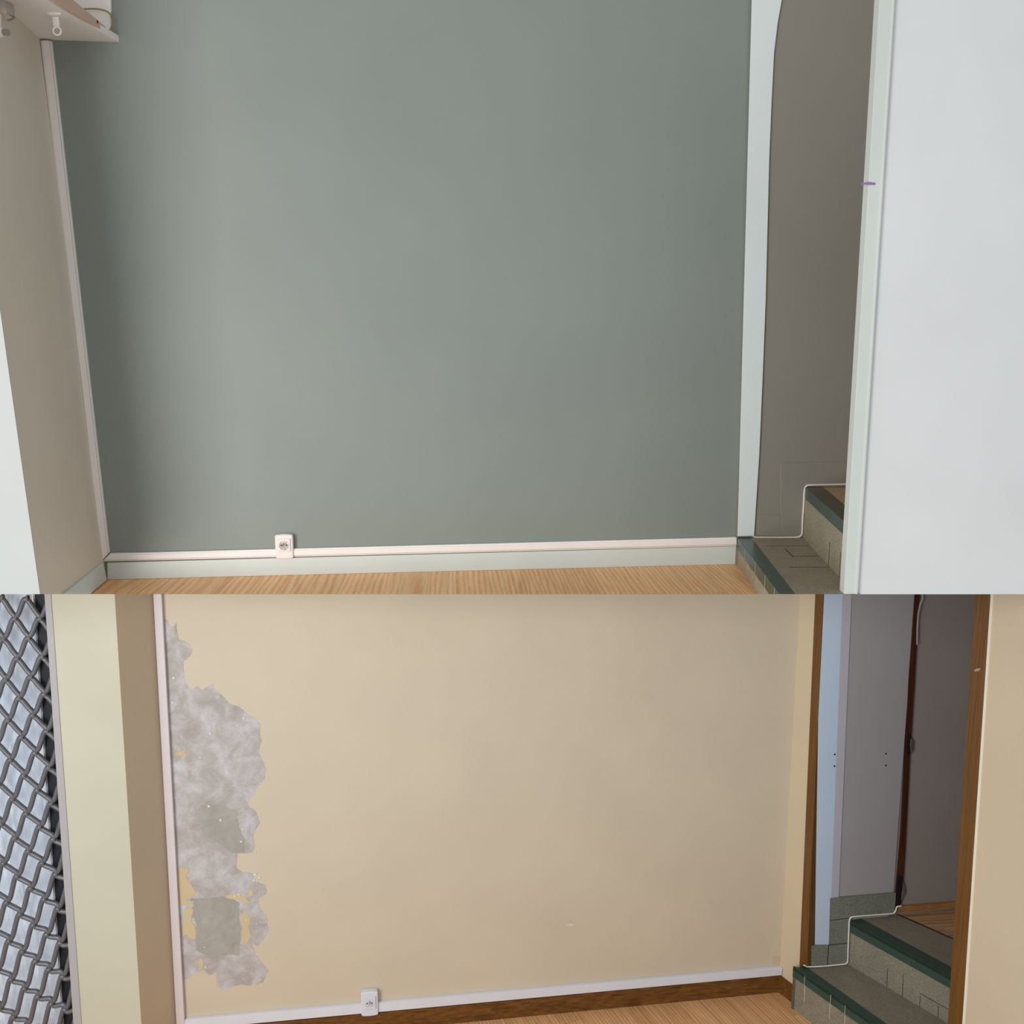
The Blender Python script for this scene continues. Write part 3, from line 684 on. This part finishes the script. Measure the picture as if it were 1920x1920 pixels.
# end face turned to the back wall
mb.prism([up(a, 0), up(a, H1 - 0.02), up(a + nn * 0.12, H1 - 0.02), up(a + nn * 0.12, 0)], nd * 0.02)
rp = Plane(NA + nn * 0.003, nd)
for px, y0, y1 in ((1509, 1848, 1878), (1556.5, 1882, 1910), (1584.5, 1905, 1935)):
    r = rp.n if rp.n.dot(nn) < 0 else -rp.n
    mb.prism([rp(px + 1.0, y0) + r * 0.0006, rp(px - 0.6, y1) + r * 0.0006, rp(px - 1.9, y1) + r * 0.0006, rp(px - 0.8, y0) + r * 0.0006], r * -0.0006, 1)
obj('riser', mb, [M['terrazzodull'], M['grout']], st)
mb = MB(); mb.prism([T1a, far(T1a, T1b), far(R2a, R2b) + nn * 0.03, R2a + nn * 0.03 - nd * 0.02], (0, 0, -0.018)); obj('tread', mb, M['treaddull'], st)
mb = MB()
mb.prism([NA, far(NA, NB), far(T1a, T1b), T1a], (0, 0, -0.02))
fb = 0.058
mb.prism([up(NA, H1 - fb), up(far(NA, NB), H1 - fb), up(far(NA, NB), H1 - 0.001), up(NA, H1 - 0.001)], nn * 0.012, 1)
for px, py in ((1509, 1829), (1558, 1864), (1585, 1884)):
    p = oz(px, py, H1) - nn * 0.0006
    mb.prism([up(p - nd * 0.0015, H1 - fb), up(p + nd * 0.0015, H1 - fb), up(p + nd * 0.0015, H1 - 0.004), up(p - nd * 0.0015, H1 - 0.004)], nn * 0.001, 2)
obj('nosing', mb, [M['nosing'], M['nosingdark'], M['grout']], st, label='dark green tiled nosing')
mb = MB(); a, b = R2a, far(R2a, R2b)
mb.prism([up(a, H1), up(b, H1), up(b, H2 - 0.02), up(a, H2 - 0.02)], nn * 0.02)
rp2 = Plane(R2a, R2b - R2a); r = rp2.n if rp2.n.dot(nn) < 0 else -rp2.n
for px, y0, y1 in ((1664, 1815, 1852), (1693.5, 1826, 1871), (1725.5, 1868, 1890), (1759.5, 1885, 1912)):
    mb.prism([rp2(px + 0.8, y0) + r * 0.0006, rp2(px - 0.8, y1) + r * 0.0006, rp2(px - 2.0, y1) + r * 0.0006, rp2(px - 0.2, y0) + r * 0.0006], r * -0.0006, 1)
mb.prism([rp2(1725, 1862) + r * 0.0006, rp2(1725, 1863.2) + r * 0.0006, rp2(1780, 1894) + r * 0.0006, rp2(1780, 1892.8) + r * 0.0006], r * -0.0006, 1)
obj('riser', mb, [M['terrazzodull'], M['groutdark']], st)
mb = MB()
mb.prism([N2a, far(N2a, N2b), far(T2a, T2b), T2a], (0, 0, -0.02))
mb.prism([up(N2a, H2 - 0.060), up(far(N2a, N2b), H2 - 0.060), up(far(N2a, N2b), H2 - 0.001), up(N2a, H2 - 0.001)], nn * 0.012, 1)
obj('nosing', mb, [M['nosing'], M['nosingdark']], st, label='dark green tiled nosing')
mb = MB(); mb.prism([T2a, far(T2a, T2b), far(La, Lb), La, Lak, T2k], (0, 0, -0.02)); obj('tread', mb, M['treaddull'], st)
mb = MB(); dl = (Lb - La).normalized(); q = Lak + HW.d * 1.0
mb.prism([La, far(La, Lb), far(La, Lb) + Vector((0.5, 0, 0)), q, Lak], (0, 0, -0.02))
s = dl.cross(Vector((0, 0, 1))) * 0.006
mb.prism([La + Vector((0, 0, 0.001)) + s, far(La, Lb) + Vector((0, 0, 0.001)) + s, far(La, Lb) + Vector((0, 0, 0.001)) - s, La + Vector((0, 0, 0.001)) - s], (0, 0, -0.002), 1)
obj('landing', mb, [M['oakhall'], M['groutdark']], st, label='oak laminate landing')
hp = HW.off(0.021)
path = [hp(1507, 1809.5), hp(1512, 1811.5), hp(1520, 1812.6), hp(1545, 1811.4), hp(1570, 1809), hp(1583, 1807.6), hp(1588, 1805.5), hp(1589.6, 1800), hp(1590.2, 1780), hp(1591.5, 1750), hp(1592.5, 1728), hp(1594.5, 1721.5), hp(1599, 1719), hp(1620, 1717), hp(1650, 1714.6), hp(1672, 1713), hp(1677, 1711), hp(1680, 1706), hp(1681, 1701.5), hp(1684, 1699.5), hp(1690, 1698.5)]
mb = MB(); mb.tube(spline(path, 5), 0.0040, 8)
tag(obj('cable', mb, M['cord'], smooth=True), 'white cable following the grey steps along the lilac hall wall', 'cable', 'cables along the stairs')
# unseen hall walls added behind the right wall to block stray light
mb = MB(); mb.prism([(3.25, 3.0, 0), (3.25, 5.4, 0), (3.25, 5.4, ZU - 0.1), (3.25, 3.0, ZU - 0.1)], (0.1, 0, 0)); struct('added_wall_hall_end', mb, M['hallgrey'])
mb = MB(); e = WR(2050, 1500); mb.prism([(e.x, e.y, 0), (3.3, e.y, 0), (3.3, e.y, ZU - 0.1), (e.x, e.y, ZU - 0.1)], (0, 0.1, 0)); struct('added_wall_hall_front', mb, M['hallgrey'])

# ---- left end of the lower room: window return, pillar, frame and roller grille
YP = YF + 0.055
FP = Plane((0, YP), (1, 0))
def fpoly(l0, l1, r0, r1, pl=FP, ytop=TOP, ybot=1960, th=0.1):
    mb = MB(); mb.prism([pl(l0, ytop), pl(l1, ybot), pl(r1, ybot), pl(r0, ytop)], (0, th, 0)); return mb
ea, eb = FP(214.5, TOP), FP(267.5, 1960)
ra, rb_ = WL(288, TOP), WL(334, 1960)
mb = MB(); mb.prism([ea, eb, rb_, ra], (-0.05, 0.03, 0)); struct('wall_lower_left', mb, M['creamtan'])
struct('wall_lower_pillar', fpoly(94.5, 155, 214.5, 267.5), M['creamyellow'])
struct('window_1', fpoly(82.5, 140, 95, 155.5, FP.off(0.004), th=0.12), M['framegrey'], bevel=0.002)

g = thing('roller_grille', 'grey metal roller grille of wavy linked bars over the left window', 'grille', Vector((FP(60, 1900).x, YP + 0.03, 0.05)))
GP = Plane((0, YP + 0.03), (1, 0))
K0, K1 = -1, 13
def node(jx, K):
    return (75 + 4.35 * K - 25.5 * jx + (0.4 * jx if K > 8 else 0), 1158 + 71.5 * K - 0.45 * K * K - jx * (37 - 2.35 * K) - jx * (jx - 1))
J = 6
def barpath(K, kind):
    """bends of one wavy bar, right to left; +1 hangs under its clip (crest), -1 sits on it (valley)"""
    out = []
    for jx in range(-1, J + 1):
        kk = K + ((jx + 1) // 2 if kind == 0 else jx // 2)
        crest = (jx % 2 == 0) if kind == 0 else (jx % 2 == 1)
        x, y = node(jx, kk)
        out.append((x, y, 1 if crest else -1))
    return out
done = set()
for K in range(K0 - 3, K1 + 1):
    for kind in (0, 1):
        bp = barpath(K, kind); seq = []
        for (x, y, sg) in bp:
            seq += [(x + 4.6, y + sg * 5.6 + 1.4), (x - 4.6, y + sg * 5.6 - 1.4)]
        run = []; best = []
        for x, y in seq:
            if SEAM - 12 < y < 1990: run.append((x, y))
            else: run = []
            if len(run) > len(best): best = list(run)
        P3 = [GP(x, y) for x, y in best]
        if len(P3) < 2: continue
        mb = MB(); mb.tube(spline(P3, 6), 0.0114, 10); obj('rod', mb, M['grille'], g, smooth=True)
        for (x, y, sg) in bp:
            key = (round(x), round(y))
            if key in done or y < SEAM + 4 or y > 1930 or x < -8 or x > 110: continue
            done.add(key)
            mb = MB(); c = GP(x, y)
            mb.box(c + Vector((0.001, -0.0126, -0.011)), (0.010, 0, -0.002), (0, 0, 0.022), (0, 0.022, 0))
            mb.box(c + Vector((-0.012, -0.0085, -0.0025)), (0.013, 0, -0.002), (0, 0, 0.005), (0, 0.016, 0), 1)
            obj('clip', mb, [M['clip'], M['black']], g, bevel=0.002)
mb = MB()
ch = GP.off(-0.03)
mb = fpoly(64, 122, 86, 143, ch, th=0.03); obj('guide_channel', mb, M['channel'], g, label='black guide channel')
mb = fpoly(61.5, 119.5, 64.5, 122.5, ch.off(0.004), th=0.02); obj('guide_lip', mb, M['framegrey'], g, label='pale edge of the guide channel')
# crumpled sheeting behind it
WPn = Plane((0, YP + 0.10), (1, 0))
mb = MB(); nx, nz = 40, 150
c0, c1 = WPn(-120, 1990), WPn(80, TOP)
rr = random.Random(4); waves = [(rr.uniform(20, 70), rr.uniform(2, 9), rr.uniform(0, 6.3), rr.uniform(0.002, 0.006)) for _ in range(7)]
for iz in range(nz + 1):
    for ix in range(nx + 1):
        z = c0.z + (ZU - 0.03 - c0.z) * iz / nz; x = -2.9 + (-1.985 - 0.115 * z / 2.4 + 2.9) * ix / nx
        mb.v.append(Vector((x, YP + 0.11 + sum(a * math.sin(fx * x + fz_ * z * (1 + 0.6 * math.sin(z * 2)) + ph) for fx, fz_, ph, a in waves), z)))
for iz in range(nz):
    for ix in range(nx):
        i = iz * (nx + 1) + ix; mb.f.append([i, i + 1, i + nx + 2, i + nx + 1]); mb.m.append(0)
tag(obj('plastic_sheet', mb, M['sheeting'], smooth=True), 'crumpled bluish white plastic sheet hanging behind the grey grille', 'plastic sheet')
